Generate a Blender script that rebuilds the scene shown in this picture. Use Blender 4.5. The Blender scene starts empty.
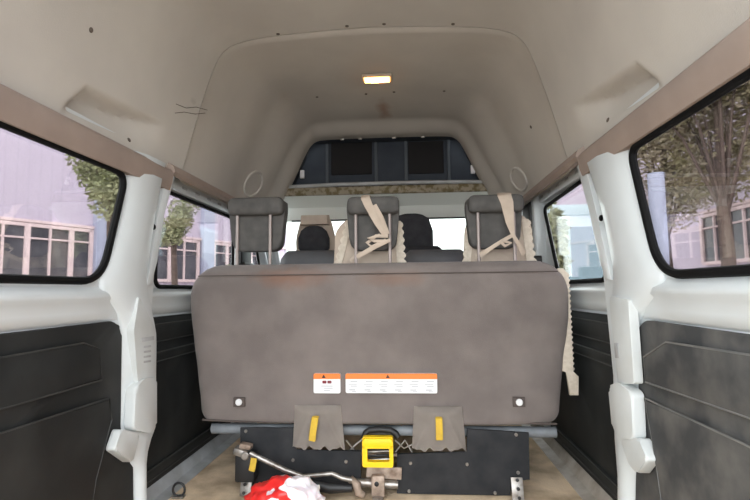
import bpy, bmesh, math, random
from mathutils import Vector, Matrix, noise
random.seed(7)
sc = bpy.context.scene
COL = sc.collection
PI = math.pi

# ------------------------------------------------------------------ camera geometry
F, YAW, PITCH, ROLL = 490.0, .0705, .0825, .011
CAM = Vector((.169, 0, .87))
ROT = Matrix.Rotation(YAW, 3, 'Z') @ Matrix.Rotation(PITCH, 3, 'X') @ Matrix.Rotation(ROLL, 3, 'Y')

def ray(px, py): return ROT @ Vector((px-375, F, -(py-250)))
def atY(px, py, y): v = ray(px, py); return CAM + v*(y/v.y)
def atX(px, py, x): v = ray(px, py); return CAM + v*((x-CAM.x)/v.x)
def atZ(px, py, z): v = ray(px, py); return CAM + v*((z-CAM.z)/v.z)
def yz(pts, x): return [(p.y, p.z) for p in (atX(a, b, x) for a, b in pts)]
def xz(pts, y): return [(p.x, p.z) for p in (atY(a, b, y) for a, b in pts)]

# ------------------------------------------------------------------ materials
def lin(c):
    return tuple(((v/255)/12.92 if v/255 <= .04045 else ((v/255+.055)/1.055)**2.4) for v in c) + (1,)

def mat(name, rgb, rough=.6, metal=0, rgb2=None, nscale=8, bump=0, bscale=120, detail=4, spec=.5, sharp=None, coat=0, sheen=0, bdist=.01, stains=()):
    m = bpy.data.materials.new(name); m.use_nodes = True
    nt = m.node_tree; N = nt.nodes; L = nt.links
    b = N['Principled BSDF']
    b.inputs['Roughness'].default_value = rough; b.inputs['Metallic'].default_value = metal
    b.inputs['Specular IOR Level'].default_value = spec
    b.inputs['Coat Weight'].default_value = coat
    b.inputs['Sheen Weight'].default_value = sheen
    tc = N.new('ShaderNodeTexCoord')
    col = None
    if rgb2 is None:
        b.inputs['Base Color'].default_value = lin(rgb)
        if stains:
            rg = N.new('ShaderNodeRGB'); rg.outputs[0].default_value = lin(rgb); col = rg.outputs[0]
    else:
        n = N.new('ShaderNodeTexNoise'); n.inputs['Scale'].default_value = nscale; n.inputs['Detail'].default_value = detail
        L.new(tc.outputs['Object'], n.inputs['Vector'])
        r = N.new('ShaderNodeValToRGB')
        lo, hi = sharp or (.35, .7)
        r.color_ramp.elements[0].position = lo; r.color_ramp.elements[1].position = hi
        r.color_ramp.elements[0].color = lin(rgb); r.color_ramp.elements[1].color = lin(rgb2)
        L.new(n.outputs['Fac'], r.inputs['Fac']); col = r.outputs['Color']
    for (c, rad, rgb3, amt) in stains:                       # dirt patches with an outline of their own
        mp = N.new('ShaderNodeMapping'); mp.vector_type = 'TEXTURE'
        mp.inputs['Location'].default_value = c; mp.inputs['Scale'].default_value = rad
        n2 = N.new('ShaderNodeTexNoise'); n2.inputs['Scale'].default_value = 9; n2.inputs['Detail'].default_value = 5
        L.new(tc.outputs['Object'], mp.inputs['Vector']); L.new(tc.outputs['Object'], n2.inputs['Vector'])
        ln = N.new('ShaderNodeVectorMath'); ln.operation = 'LENGTH'; L.new(mp.outputs[0], ln.inputs[0])
        ad = N.new('ShaderNodeMath'); ad.operation = 'MULTIPLY_ADD'; L.new(n2.outputs['Fac'], ad.inputs[0]); ad.inputs[1].default_value = 1.6; L.new(ln.outputs['Value'], ad.inputs[2])
        mr = N.new('ShaderNodeMapRange'); mr.inputs['From Min'].default_value = 1.9; mr.inputs['From Max'].default_value = .9
        mr.inputs['To Min'].default_value = 0; mr.inputs['To Max'].default_value = amt
        L.new(ad.outputs[0], mr.inputs['Value'])
        mx = N.new('ShaderNodeMix'); mx.data_type = 'RGBA'
        L.new(mr.outputs[0], mx.inputs['Factor']); L.new(col, mx.inputs[6]); mx.inputs[7].default_value = lin(rgb3)
        col = mx.outputs[2]
    if col is not None: L.new(col, b.inputs['Base Color'])
    if bump:
        n = N.new('ShaderNodeTexNoise'); n.inputs['Scale'].default_value = bscale; n.inputs['Detail'].default_value = 3
        L.new(tc.outputs['Object'], n.inputs['Vector'])
        bp = N.new('ShaderNodeBump'); bp.inputs['Strength'].default_value = bump; bp.inputs['Distance'].default_value = bdist
        L.new(n.outputs['Fac'], bp.inputs['Height']); L.new(bp.outputs['Normal'], b.inputs['Normal'])
    return m

def mat_emit(name, rgb, s):
    m = bpy.data.materials.new(name); m.use_nodes = True
    b = m.node_tree.nodes['Principled BSDF']
    b.inputs['Base Color'].default_value = lin(rgb)
    b.inputs['Emission Color'].default_value = lin(rgb); b.inputs['Emission Strength'].default_value = s
    return m

def mat_glass(name, tint, refl=1.0):
    m = bpy.data.materials.new(name); m.use_nodes = True
    nt = m.node_tree; N = nt.nodes; L = nt.links
    N.remove(N['Principled BSDF'])
    t = N.new('ShaderNodeBsdfTransparent'); t.inputs['Color'].default_value = (*tint, 1)
    g = N.new('ShaderNodeBsdfGlossy'); g.inputs['Roughness'].default_value = .02
    fr = N.new('ShaderNodeFresnel'); fr.inputs['IOR'].default_value = 1.45
    mu = N.new('ShaderNodeMath'); mu.operation = 'MULTIPLY'; mu.inputs[1].default_value = refl
    mx = N.new('ShaderNodeMixShader')
    L.new(fr.outputs[0], mu.inputs[0]); L.new(mu.outputs[0], mx.inputs[0])
    L.new(t.outputs[0], mx.inputs[1]); L.new(g.outputs[0], mx.inputs[2])
    L.new(mx.outputs[0], N['Material Output'].inputs['Surface'])
    return m

def mat_stripes(name, rgb, rgb2, axis='Y', scale=5, rough=.6, width=.12):
    """corrugated sheet siding: narrow darker grooves with a bump"""
    m = bpy.data.materials.new(name); m.use_nodes = True
    nt = m.node_tree; N = nt.nodes; L = nt.links; b = N['Principled BSDF']
    b.inputs['Roughness'].default_value = rough
    tc = N.new('ShaderNodeTexCoord'); sp = N.new('ShaderNodeSeparateXYZ'); L.new(tc.outputs['Object'], sp.inputs[0])
    mu = N.new('ShaderNodeMath'); mu.operation = 'MULTIPLY'; mu.inputs[1].default_value = scale; L.new(sp.outputs[axis], mu.inputs[0])
    fr = N.new('ShaderNodeMath'); fr.operation = 'FRACT'; L.new(mu.outputs[0], fr.inputs[0])
    r = N.new('ShaderNodeValToRGB'); e = r.color_ramp.elements
    e[0].position = 0; e[0].color = lin(rgb2); e[1].position = width; e[1].color = lin(rgb)
    L.new(fr.outputs[0], r.inputs[0]); L.new(r.outputs[0], b.inputs['Base Color'])
    bp = N.new('ShaderNodeBump'); bp.inputs['Strength'].default_value = .6; bp.inputs['Distance'].default_value = .03
    L.new(r.outputs[0], bp.inputs['Height']); L.new(bp.outputs[0], b.inputs['Normal'])
    return m

M = {}
M['liner'] = mat('headliner felt', (188, 183, 176), .9, rgb2=(199, 194, 186), nscale=3, bump=.15, bscale=260, bdist=.004, spec=.15,
                 stains=[((.04, 2.95, 2.03), (.05, .12, .08), (150, 105, 70), .55), ((-.80, 2.05, 1.72), (.03, .05, .02), (110, 98, 88), .5)])
M['liner_front'] = mat('headliner felt front', (182, 176, 168), .9, rgb2=(193, 187, 178), nscale=3, bump=.15, bscale=260, bdist=.004, spec=.15,
                 stains=[((.02, 3.05, 2.02), (.05, .16, .08), (146, 100, 66), .6)])
M['tan'] = mat('tan roof trim', (150, 135, 126), .7, rgb2=(162, 146, 136), nscale=6, spec=.3)
M['white'] = mat('white body paint', (215, 221, 223), .28, rgb2=(206, 211, 212), nscale=3, spec=.5, coat=.25)
M['white_plastic'] = mat('white plastic', (206, 210, 210), .42, rgb2=(196, 199, 197), nscale=7, spec=.4)
M['black_panel'] = mat('black panel plastic', (30, 32, 32), .62, rgb2=(52, 53, 52), nscale=5, detail=9, bump=.12, bscale=400, bdist=.002, spec=.35, sharp=(.45, .85))
M['dusty_panel'] = mat('dusty black panel plastic', (64, 65, 66), .7, rgb2=(104, 102, 99), nscale=8, detail=9, bump=.12, bscale=400, bdist=.002, spec=.3, sharp=(.4, .72))
M['worn_highlight_black'] = mat('rubbed and highlit black plastic', (46, 48, 48), .6, rgb2=(70, 70, 68), nscale=9)  # ridge rims: wear plus an edge highlight held in the colour
M['worn_highlight_dusty'] = mat('rubbed and highlit dusty plastic', (98, 99, 99), .6, rgb2=(128, 126, 122), nscale=9)  # paler rim for the dusty panel, painted highlight over wear
M['rubber'] = mat('black rubber', (13, 13, 14), .7, spec=.15)
M['black'] = mat('black plastic', (24, 24, 26), .5, rgb2=(34, 34, 36), nscale=12)
M['skirt'] = mat('dusty black skirt', (40, 41, 44), .75, rgb2=(54, 54, 56), nscale=12, bump=.25, bscale=500, bdist=.002, spec=.25)
M['fabric'] = mat('grey brown seat cloth', (113, 105, 102), .95, rgb2=(129, 120, 116), nscale=6, detail=9, bump=.8, bscale=420, bdist=.002, spec=.1, sheen=.15,
                  stains=[((-.36, -.1, .93), (.17, .3, .055), (132, 90, 66), .55), ((.10, -.1, .92), (.17, .3, .04), (130, 95, 74), .4),
                          ((.17, -.1, .50), (.16, .3, .012), (128, 120, 116), .4), ((.3, -.1, .7), (.3, .3, .12), (104, 96, 93), .5)])
M['fabric_tab'] = mat('light seat cloth', (182, 172, 164), .95, rgb2=(168, 159, 152), nscale=9, bump=.4, bscale=600, bdist=.002, spec=.1)
M['piping'] = mat('seam thread', (88, 80, 77), .9, spec=.1)
M['headrest'] = mat('charcoal headrest cloth', (84, 83, 82), .9, rgb2=(98, 96, 94), nscale=20, bump=.4, bscale=600, bdist=.002, spec=.12)
M['seat_dark'] = mat('dark seat leatherette', (82, 83, 87), .5, rgb2=(92, 92, 95), nscale=9, spec=.4)
M['seat_black'] = mat('black seat cloth', (54, 54, 58), .9, rgb2=(64, 64, 67), nscale=20, spec=.15)
M['beige'] = mat('beige cover cloth', (198, 183, 168), .95, rgb2=(184, 168, 153), nscale=14, bump=.3, bscale=300, bdist=.003, spec=.1)
M['lace'] = mat('cream lace', (214, 203, 188), .95, rgb2=(198, 186, 170), nscale=60, bump=.5, bscale=250, bdist=.004, spec=.1)
M['chrome'] = mat('bright metal', (168, 164, 160), .38, 1.0)
M['post'] = mat('dull post metal', (158, 147, 143), .45, .35)
M['steel'] = mat('worn steel', (178, 174, 170), .4, .8, rgb2=(125, 117, 110), nscale=30)
M['rust'] = mat('rusty steel', (186, 168, 154), .6, .4, rgb2=(120, 100, 86), nscale=25)
M['tube'] = mat('blue grey painted tube', (128, 134, 140), .5, rgb2=(108, 111, 115), nscale=12)
M['yellow'] = mat('yellow plastic', (247, 205, 20), .4)
M['yellow_strap'] = mat('faded yellow webbing', (214, 178, 62), .85, rgb2=(196, 160, 60), nscale=40, bump=.5, bscale=200, bdist=.003)
M['orange'] = mat('orange print', (238, 126, 48), .5)
M['paper'] = mat('white label stock', (228, 228, 230), .5)
M['ink'] = mat('grey ink', (150, 152, 160), .6)
M['ink_dark'] = mat('dark ink', (60, 34, 20), .6)
M['ink_red'] = mat('dark red ink', (120, 30, 40), .6)
M['floor'] = mat('dirty beige floor mat', (232, 208, 178), .9, rgb2=(168, 144, 118), nscale=5, detail=8, bump=.5, bscale=90, bdist=.006, spec=.15, sharp=(.42, .68))
M['sill'] = mat('dusty grey sill', (184, 187, 190), .5, rgb2=(158, 158, 158), nscale=10)
M['sill_tan'] = mat('dusty aluminium sill', (192, 184, 174), .5, .1, rgb2=(158, 146, 132), nscale=12)
M['shelf'] = mat('blue black shelf plastic', (58, 64, 74), .75, rgb2=(68, 74, 82), nscale=8, spec=.25)
M['shelf_dark'] = mat('dark shelf mat', (46, 45, 46), .9, spec=.1)
M['shelf_strip'] = mat('shelf rib', (84, 91, 98), .7)
M['ledge'] = mat('stained ledge', (150, 140, 122), .8, rgb2=(104, 92, 62), nscale=26, sharp=(.45, .6))
M['header'] = mat('pale header lining', (230, 233, 226), .8)
M['visor'] = mat('pale visor vinyl', (218, 220, 214), .7)
M['visor_edge'] = mat('dark visor edge', (70, 72, 72), .7)
M['glass'] = mat_glass('side glass', (.92, .92, .91), .5)
M['glass_rose'] = mat_glass('rose tinted side glass', (.80, .79, .80), .9)
M['glass_front'] = mat_glass('windscreen glass', (.9, .93, .91), .5)
M['lamp_lens'] = mat_emit('lamp lens', (255, 176, 96), 5)
M['lamp_bulb'] = mat_emit('lamp bulb', (255, 214, 150), 30)
M['lamp_body'] = mat('lamp housing', (190, 176, 158), .5)
M['speck'] = mat('dark clip', (92, 82, 74), .8)

def mat_bag():
    m = bpy.data.materials.new('red and white plastic film'); m.use_nodes = True
    nt = m.node_tree; N = nt.nodes; L = nt.links; b = N['Principled BSDF']
    b.inputs['Roughness'].default_value = .3; b.inputs['Subsurface Weight'].default_value = .15
    tc = N.new('ShaderNodeTexCoord'); n = N.new('ShaderNodeTexNoise'); n.inputs['Scale'].default_value = 12; n.inputs['Detail'].default_value = 1; n.inputs['Distortion'].default_value = .6
    L.new(tc.outputs['Object'], n.inputs['Vector'])
    mp = N.new('ShaderNodeSeparateXYZ'); L.new(tc.outputs['Object'], mp.inputs[0])
    ad = N.new('ShaderNodeMath'); ad.operation = 'MULTIPLY_ADD'; ad.inputs[1].default_value = -2.2; L.new(mp.outputs['X'], ad.inputs[0]); L.new(n.outputs['Fac'], ad.inputs[2])
    r = N.new('ShaderNodeValToRGB'); r.color_ramp.interpolation = 'CONSTANT'
    e = r.color_ramp.elements; e[0].position = 0; e[0].color = lin((236, 226, 232)); e[1].position = .46; e[1].color = lin((226, 46, 44))
    L.new(ad.outputs[0], r.inputs[0]); L.new(r.outputs[0], b.inputs['Base Color'])
    return m
M['bag'] = mat_bag()

# ------------------------------------------------------------------ object helpers
def link(name, me, m=None, parent=None, loc=(0, 0, 0)):
    o = bpy.data.objects.new(name, me); COL.objects.link(o); o.location = loc
    if m is not None: me.materials.append(M[m] if isinstance(m, str) else m)
    if parent is not None: o.parent = parent
    return o

def tag(o, label, cat, group=None):
    o['label'] = label; o['category'] = cat
    if group: o['group'] = group
    return o

def struct(o): o['kind'] = 'structure'; return o

def thing(name, label, cat, loc=(0, 0, 0), rz=0, group=None):
    o = bpy.data.objects.new(name, None); COL.objects.link(o); o.location = loc; o.rotation_euler.z = rz
    o.empty_display_size = .05
    return tag(o, label, cat, group)

def copy_tree(o, parent=None):
    c = o.copy(); COL.objects.link(c)
    if parent is not None: c.parent = parent
    for ch in [x for x in COL.objects if x.parent == o]: copy_tree(ch, c)
    return c

class MB:
    def __init__(s): s.b = bmesh.new()
    def box(s, c, size, bev=0, rot=None, seg=2):
        r = bmesh.ops.create_cube(s.b, size=1)['verts']
        mx = Matrix.Translation(Vector(c)) @ ((rot or Matrix.Identity(3)).to_4x4()) @ Matrix.Diagonal((*size, 1))
        bmesh.ops.transform(s.b, matrix=mx, verts=r)
        if bev:
            ed = {e for v in r for e in v.link_edges}
            bmesh.ops.bevel(s.b, geom=list(ed), offset=bev, segments=seg, affect='EDGES', profile=.6)
        return s
    def loft(s, rings, cap=True, closed=True, loop=False):
        vs = [[s.b.verts.new(p) for p in r] for r in rings]
        n = len(rings[0]); K = len(vs)
        for i in range(K if loop else K-1):
            a, c = vs[i], vs[(i+1) % K]
            for j in range(n if closed else n-1):
                k = (j+1) % n
                s.b.faces.new((a[j], a[k], c[k], c[j]))
        if cap and closed and not loop:
            s.b.faces.new(vs[0][::-1]); s.b.faces.new(vs[-1])
        return s
    def tube(s, pts, r, n=10, cap=True, flat=1.0, up=None, loop=False):
        pts = [Vector(p) for p in pts]; rings = []; K = len(pts)
        rr = r if isinstance(r, (list, tuple)) else [r]*K
        pn = None
        for i, p in enumerate(pts):
            if loop: t = (pts[(i+1) % K]-pts[i-1]).normalized()
            else: t = (pts[min(i+1, K-1)]-pts[max(i-1, 0)]).normalized()
            if up is not None: nn = Vector(up)
            elif pn is None: nn = Vector((0, 0, 1)) if abs(t.z) < .9 else Vector((0, 1, 0))
            else: nn = pn
            nn = (nn - t*nn.dot(t)).normalized(); pn = nn
            bb = t.cross(nn)
            rings.append([p + nn*(math.cos(a)*rr[i]*flat) + bb*(math.sin(a)*rr[i]) for a in (2*PI*k/n for k in range(n))])
        return s.loft(rings, cap, True, loop)
    def poly(s, outline, frame, d0, d1, bev=0, seg=2):
        """prism: outline (u,v) swept from depth d0 (the face that gets the rounded rim) to d1"""
        a = [s.b.verts.new(frame(u, v, d0)) for u, v in outline]
        c = [s.b.verts.new(frame(u, v, d1)) for u, v in outline]
        n = len(a); f0 = s.b.faces.new(a); s.b.faces.new(c[::-1])
        for i in range(n): s.b.faces.new((a[i], c[i], c[(i+1) % n], a[(i+1) % n]))
        if bev:
            bmesh.ops.bevel(s.b, geom=list(f0.edges), offset=bev, segments=seg, affect='EDGES', profile=.5)
        return s
    def grid(s, fn, nu, nv):
        vs = [[s.b.verts.new(fn(i/nu, j/nv)) for j in range(nv+1)] for i in range(nu+1)]
        for i in range(nu):
            for j in range(nv):
                s.b.faces.new((vs[i][j], vs[i+1][j], vs[i+1][j+1], vs[i][j+1]))
        return s
    def disc(s, c, axis, r, h, n=16):
        axis = Vector(axis).normalized()
        return s.tube([Vector(c), Vector(c)+axis*h*.7, Vector(c)+axis*h], [r, r, r*.75], n)
    def build(s, name, m, parent=None, smooth=35, loc=(0, 0, 0), recalc=True):
        if recalc: bmesh.ops.recalc_face_normals(s.b, faces=s.b.faces)
        me = bpy.data.meshes.new(name); s.b.to_mesh(me); s.b.free()
        if smooth:
            me.shade_smooth()
            if smooth < 180: me.set_sharp_from_angle(angle=math.radians(smooth))
        return link(name, me, m, parent, loc)

def FX(u, v, d): return Vector((d, u, v))          # outline in (y,z), depth along x
def FY(u, v, d): return Vector((u, d, v))          # outline in (x,z), depth along y
def FZ(u, v, d): return Vector((u, v, d))          # outline in (x,y), depth along z

def rounded(pts, r, n=6):
    out = []; K = len(pts)
    rr = r if isinstance(r, (list, tuple)) else [r]*K
    for i in range(K):
        p = Vector(pts[i]); a = Vector(pts[i-1])-p; b = Vector(pts[(i+1) % K])-p
        if rr[i] <= 0: out.append(tuple(p)); continue
        d = min(rr[i], a.length*.48, b.length*.48)
        a = p + a.normalized()*d; b = p + b.normalized()*d
        for k in range(n+1):
            t = k/n; out.append(tuple(a*(1-t)**2 + p*2*t*(1-t) + b*t*t))
    return out

def sheet(outer, holes, frame, d, th):
    """planar sheet with holes, filled through a 2D curve"""
    cu = bpy.data.curves.new('sheet', 'CURVE'); cu.dimensions = '2D'; cu.fill_mode = 'BOTH'; cu.extrude = abs(th)/2
    for pl in [outer]+holes:
        sp = cu.splines.new('POLY'); sp.points.add(len(pl)-1); sp.use_cyclic_u = True
        for q, (u, v) in zip(sp.points, pl): q.co = (u, v, 0, 1)
    ob = bpy.data.objects.new('sheet', cu); COL.objects.link(ob)
    dg = bpy.context.evaluated_depsgraph_get()
    me = bpy.data.meshes.new_from_object(ob.evaluated_get(dg))
    bpy.data.objects.remove(ob); bpy.data.curves.remove(cu)
    for v in me.vertices: v.co = frame(v.co.x, v.co.y, d + v.co.z*(1 if th >= 0 else -1))
    me.materials.clear()
    return me

def lerp(a, b, t): return a+(b-a)*t
def sstep(t): t = max(0, min(1, t)); return t*t*(3-2*t)

# ------------------------------------------------------------------ windows and walls
W2 = .95
W = .87                                                    # half width of the cabin
# outlines in (y,z) on the side planes
LW1 = rounded([(.42, .912), (1.575, .912), (1.70, 1.305), (.42, 1.305)], [.1, .1, .07, .1], 8)
RW1 = rounded([(.42, .905), (1.42, .905), (1.56, 1.302), (.42, 1.302)], [.1, .11, .06, .1], 8)
def out2(pts, sx):                                         # same sight lines on the outer plane of the door section
    k = (W2-sx*CAM.x)/(W-sx*CAM.x)
    return [(y*k, .87+(z-.87)*k) for y, z in pts]
LW2 = rounded(out2([(1.93, .897), (2.80, .897), (2.80, 1.302), (1.93, 1.302)], -1), [.05]*4, 6)
RW2 = rounded(out2([(1.80, .900), (2.34, .900), (2.56, 1.285), (1.80, 1.305)], 1), [.05, .05, .06, .05], 6)
LW3 = rounded([(3.26, .86), (3.66, .86), (3.44, 1.30), (3.26, 1.30)], [.05]*4, 6)
RW3 = rounded([(3.18, .86), (3.66, .86), (3.44, 1.30), (3.18, 1.30)], [.05]*4, 6)
OUT1 = {-1: [(.30, -.02), (1.86, -.02), (1.96, 1.44), (.30, 1.44)], 1: [(.30, -.02), (1.72, -.02), (1.90, 1.44), (.30, 1.44)]}
OUT2 = {sx: [(a, -.02), (3.95, -.02), (3.95, .95), (3.60, 1.50), (a, 1.50)] for sx, a in ((-1, 1.86), (1, 1.76))}
def grow(o, d):
    c = Vector((sum(p[0] for p in o)/len(o), sum(p[1] for p in o)/len(o)))
    return [tuple(Vector(p)+(Vector(p)-c).normalized()*d) for p in o]
for side, sx, wins in (('left', -1, (LW1, LW2, LW3)), ('right', 1, (RW1, RW2, RW3))):
    wall = struct(link('wall_'+side, sheet(OUT1[sx], [grow(wins[0], .006)], FX, sx*(W+.004), .008), 'white'))
    link('door_section', sheet(OUT2[sx], [grow(w, .006) for w in wins[1:]], FX, sx*(W2+.004), .008), 'white', wall)
    for k, wl in enumerate(wins):
        n = {'left': 1, 'right': 4}[side]+k; ww = W if k == 0 else W2
        o = grow(wl, .003)
        seal = MB().tube([Vector((sx*(ww-.004), *p)) for p in o], .0125 if k == 0 else .010, 8, loop=True, flat=1, up=(1, 0, 0))
        pane = MB().poly(wl, FX, sx*(ww+.002), sx*(ww+.006))
        w = struct(pane.build('window_%d' % n, 'glass', None, 20))
        seal.build('rubber_seal', 'rubber', w)

# white ledge under the windows and swelling sheet below it
def ledge(side, sx, w, ys):
    prof = [(-.001, .775), (.012, .785), (.020, .81), (.016, .84), (.030, .852), (.028, .868), (.008, .882), (-.001, .892)]
    MB().loft([[(sx*(w-max(d*f, d*.02)), y, z) for d, z in prof] for y, f in ys]).build('ledge', 'white', bpy.data.objects['wall_'+side], 60)
ledge('left', -1, W, ((.32, 1), (1.0, 1), (1.48, 1), (1.56, .8), (1.64, .35), (1.72, 0))); ledge('right', 1, W, ((.32, 1), (1.0, 1), (1.34, 1), (1.42, .8), (1.5, .35), (1.58, 0)))
ledge('left', -1, W2, ((1.88, 1), (2.4, 1), (3.0, 1))); ledge('right', 1, W2, ((1.78, 1), (2.4, 1), (3.0, 1)))

# pillars with their raised faces (outline traced on the inner plane of each pillar)
def pillar(side, sx, pts, d_in, name='pillar', bev=.018, m='white'):
    x = sx*(W-d_in)
    o = yz(pts, x)
    return MB().poly(o, FX, x, sx*(W2+.002), bev, 3).build(name, m, bpy.data.objects['wall_'+side], 50)
def soft_pillar(side, sx, levels, d_in):
    """pillar skin: rises from the window seal, runs flat and rolls off to the far edge"""
    rows = []
    K = 36; L0 = levels
    for k in range(K+1):
        py = lerp(L0[0][0], L0[-1][0], (k/K)**1.25)
        i = max(q for q in range(len(L0)-1) if L0[q][0] <= py)
        t = sstep((py-L0[i][0])/(L0[i+1][0]-L0[i][0])) if False else (py-L0[i][0])/(L0[i+1][0]-L0[i][0])
        pn, pf = lerp(L0[i][1], L0[i+1][1], t), lerp(L0[i][2], L0[i+1][2], t)
        A, Bp = atX(pn, py, sx*(W-.002)), atX(pf, py, sx*(W-d_in))
        ya, yb = A.y, Bp.y; z = Bp.z
        prof = [(ya, -.004), (ya, .006), (lerp(ya, yb, .06), .014), (lerp(ya, yb, .14), d_in*.62), (lerp(ya, yb, .30), d_in*.9), (lerp(ya, yb, .6), d_in), (yb-.012, d_in), (yb-.003, d_in-.004), (yb, d_in-.012), (yb+.002, W-W2-.002)]
        rows.append([(sx*(W-d), y, z) for y, d in prof])
    return MB().loft(rows).build('pillar', 'white', bpy.data.objects['wall_'+side], 60)
soft_pillar('left', -1, [(164, 131, 167), (177, 128.5, 164), (210, 124, 157.5), (247, 113.5, 152), (273, 103, 148), (284, 96, 148), (296, 104, 150), (306, 114, 152), (318, 120, 155), (335, 121, 158), (428, 119, 157), (445, 122, 150), (465, 132, 148), (540, 134, 149)], .036)
soft_pillar('right', 1, [(158, 626, 584), (167, 629, 587), (203, 636, 598), (227, 643.5, 604), (255, 654, 609), (270, 663, 612), (280, 668, 612), (294, 660, 611), (306, 648, 610), (318, 640, 610), (335, 639, 611), (436, 641, 613), (475, 637, 616), (540, 634, 616)], .036)
pillar('left', -1, [(167, 174), (176, 176), (164, 212), (157, 262), (152, 286), (147, 286), (151, 262), (158, 215)], .020, 'pillar_flange', .006)
pillar('right', 1, [(584, 160), (576, 166), (590, 212), (600, 262), (605, 280), (611, 280), (606, 255), (597, 215)], .020, 'pillar_flange', .006)
for side, sx, pts in (('left', -1, [(153, 227)]), ('right', 1, [(602, 218)])):
    p = atX(*pts[0], sx*(W-.024))
    MB().disc(p, (-sx, 0, 0), .011, .008).build('grommet', 'rubber', bpy.data.objects['wall_'+side])

# roof beam over the second windows, punched sheet metal
for side, sx, y0, y1 in (('left', -1, 2.08, 3.22), ('right', 1, 2.0, 3.15)):
    wl = bpy.data.objects['wall_'+side]; zo = 0 if sx < 0 else .012
    MB().loft([[(sx*x, y, z+zo) for x, z in ((W2+.001, 1.346), (W2-.025, 1.350), (W2-.030, 1.366), (W2-.030, 1.386), (W2-.020, 1.420), (W2+.001, 1.424))] for y in (y0, y1)]).build('roof_beam', 'white', wl, 40)
    for k in range(8):
        yy = lerp(y0+.06, y1-.06, k/7)
        MB().box((sx*(W2-.0302), yy, 1.376+zo), (.004, .05, .013), .0015).build('beam_slot', 'sill', wl)

# front pillars and centre pillars (between second window and front door)
for side, sx, ya, yb in (('left', -1, 3.02, 3.22), ('right', 1, 2.86, 3.14)):
    wl = bpy.data.objects['wall_'+side]
    MB().poly(rounded([(ya, .3), (yb, .3), (yb, 1.46), (ya, 1.46)], .02, 3), FX, sx*(W2-.06), sx*(W2+.003), .015, 3).build('centre_pillar', 'white', wl, 50)
    MB().poly(rounded([(ya-.02, .4), (yb-.03, .4), (yb-.03, 1.06), (ya-.02, 1.06)], .02, 3), FX, sx*(W2-.085), sx*(W2-.03), .01, 2).build('pillar_guard', 'black', wl, 50)
    MB().poly([(yb-.24, 1.05), (yb-.05, 1.05), (yb-.05, 1.40), (yb-.22, 1.40)], FX, sx*(W2-.075), sx*(W2-.05), .006, 2).build('belt_guide', 'black', wl, 50)
    MB().tube([(sx*(W2-.06), 3.3, 1.46), (sx*(W2-.06), 3.62, 1.30), (sx*(W2-.05), 3.93, .95)], .05, 10).build('windscreen_pillar', 'white', wl)

# ------------------------------------------------------------------ headliner (ceiling)
def chaikin(p, n=3):
    for _ in range(n):
        q = [p[0]]
        for a, b in zip(p, p[1:]):
            q += [(lerp(a[0], b[0], .25), lerp(a[1], b[1], .25)), (lerp(a[0], b[0], .75), lerp(a[1], b[1], .75))]
        p = q+[p[-1]]
    return p
def resample(p, n):
    L = [0]
    for a, b in zip(p, p[1:]): L.append(L[-1]+math.dist(a, b))
    out = []; j = 0
    for k in range(n+1):
        t = L[-1]*k/n
        while j < len(L)-2 and L[j+1] < t: j += 1
        u = (t-L[j])/max(1e-9, L[j+1]-L[j]); out.append((lerp(p[j][0], p[j+1][0], u), lerp(p[j][1], p[j+1][1], u)))
    return out
NP = 120
ARCH = resample(chaikin([(.868, 1.372), (.862, 1.43), (.80, 1.66), (.725, 1.90), (.67, 1.985), (.57, 2.022), (.3, 2.040), (0, 2.048)]), NP)
ARCH_R = resample(chaikin([(.868, 1.385), (.855, 1.43), (.80, 1.64), (.735, 1.86), (.68, 1.985), (.57, 2.030), (.3, 2.052), (0, 2.062)]), NP)
BOWL = resample(chaikin([(.868, 1.372), (.850, 1.45), (.765, 1.68), (.675, 1.90), (.60, 1.99), (.50, 2.020), (.3, 2.032), (0, 2.038)]), NP)
NECK = resample(chaikin([(.850, 1.36), (.800, 1.46), (.715, 1.64), (.590, 1.90), (.52, 1.985), (.42, 2.010), (.2, 2.016), (0, 2.018)]), NP)
OPEN = resample(chaikin([(.820, 1.38), (.760, 1.47), (.668, 1.62), (.555, 1.88), (.50, 1.945), (.42, 1.955), (.2, 1.957), (0, 1.958)], 3), NP)

def blend(keys, y):
    for (ya, a), (yb, b) in zip(keys, keys[1:]):
        if y <= yb+1e-9:
            t = sstep((y-ya)/(yb-ya)); return [(lerp(p[0], q[0], t), lerp(p[1], q[1], t)) for p, q in zip(a, b)]
    return keys[-1][1]

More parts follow.
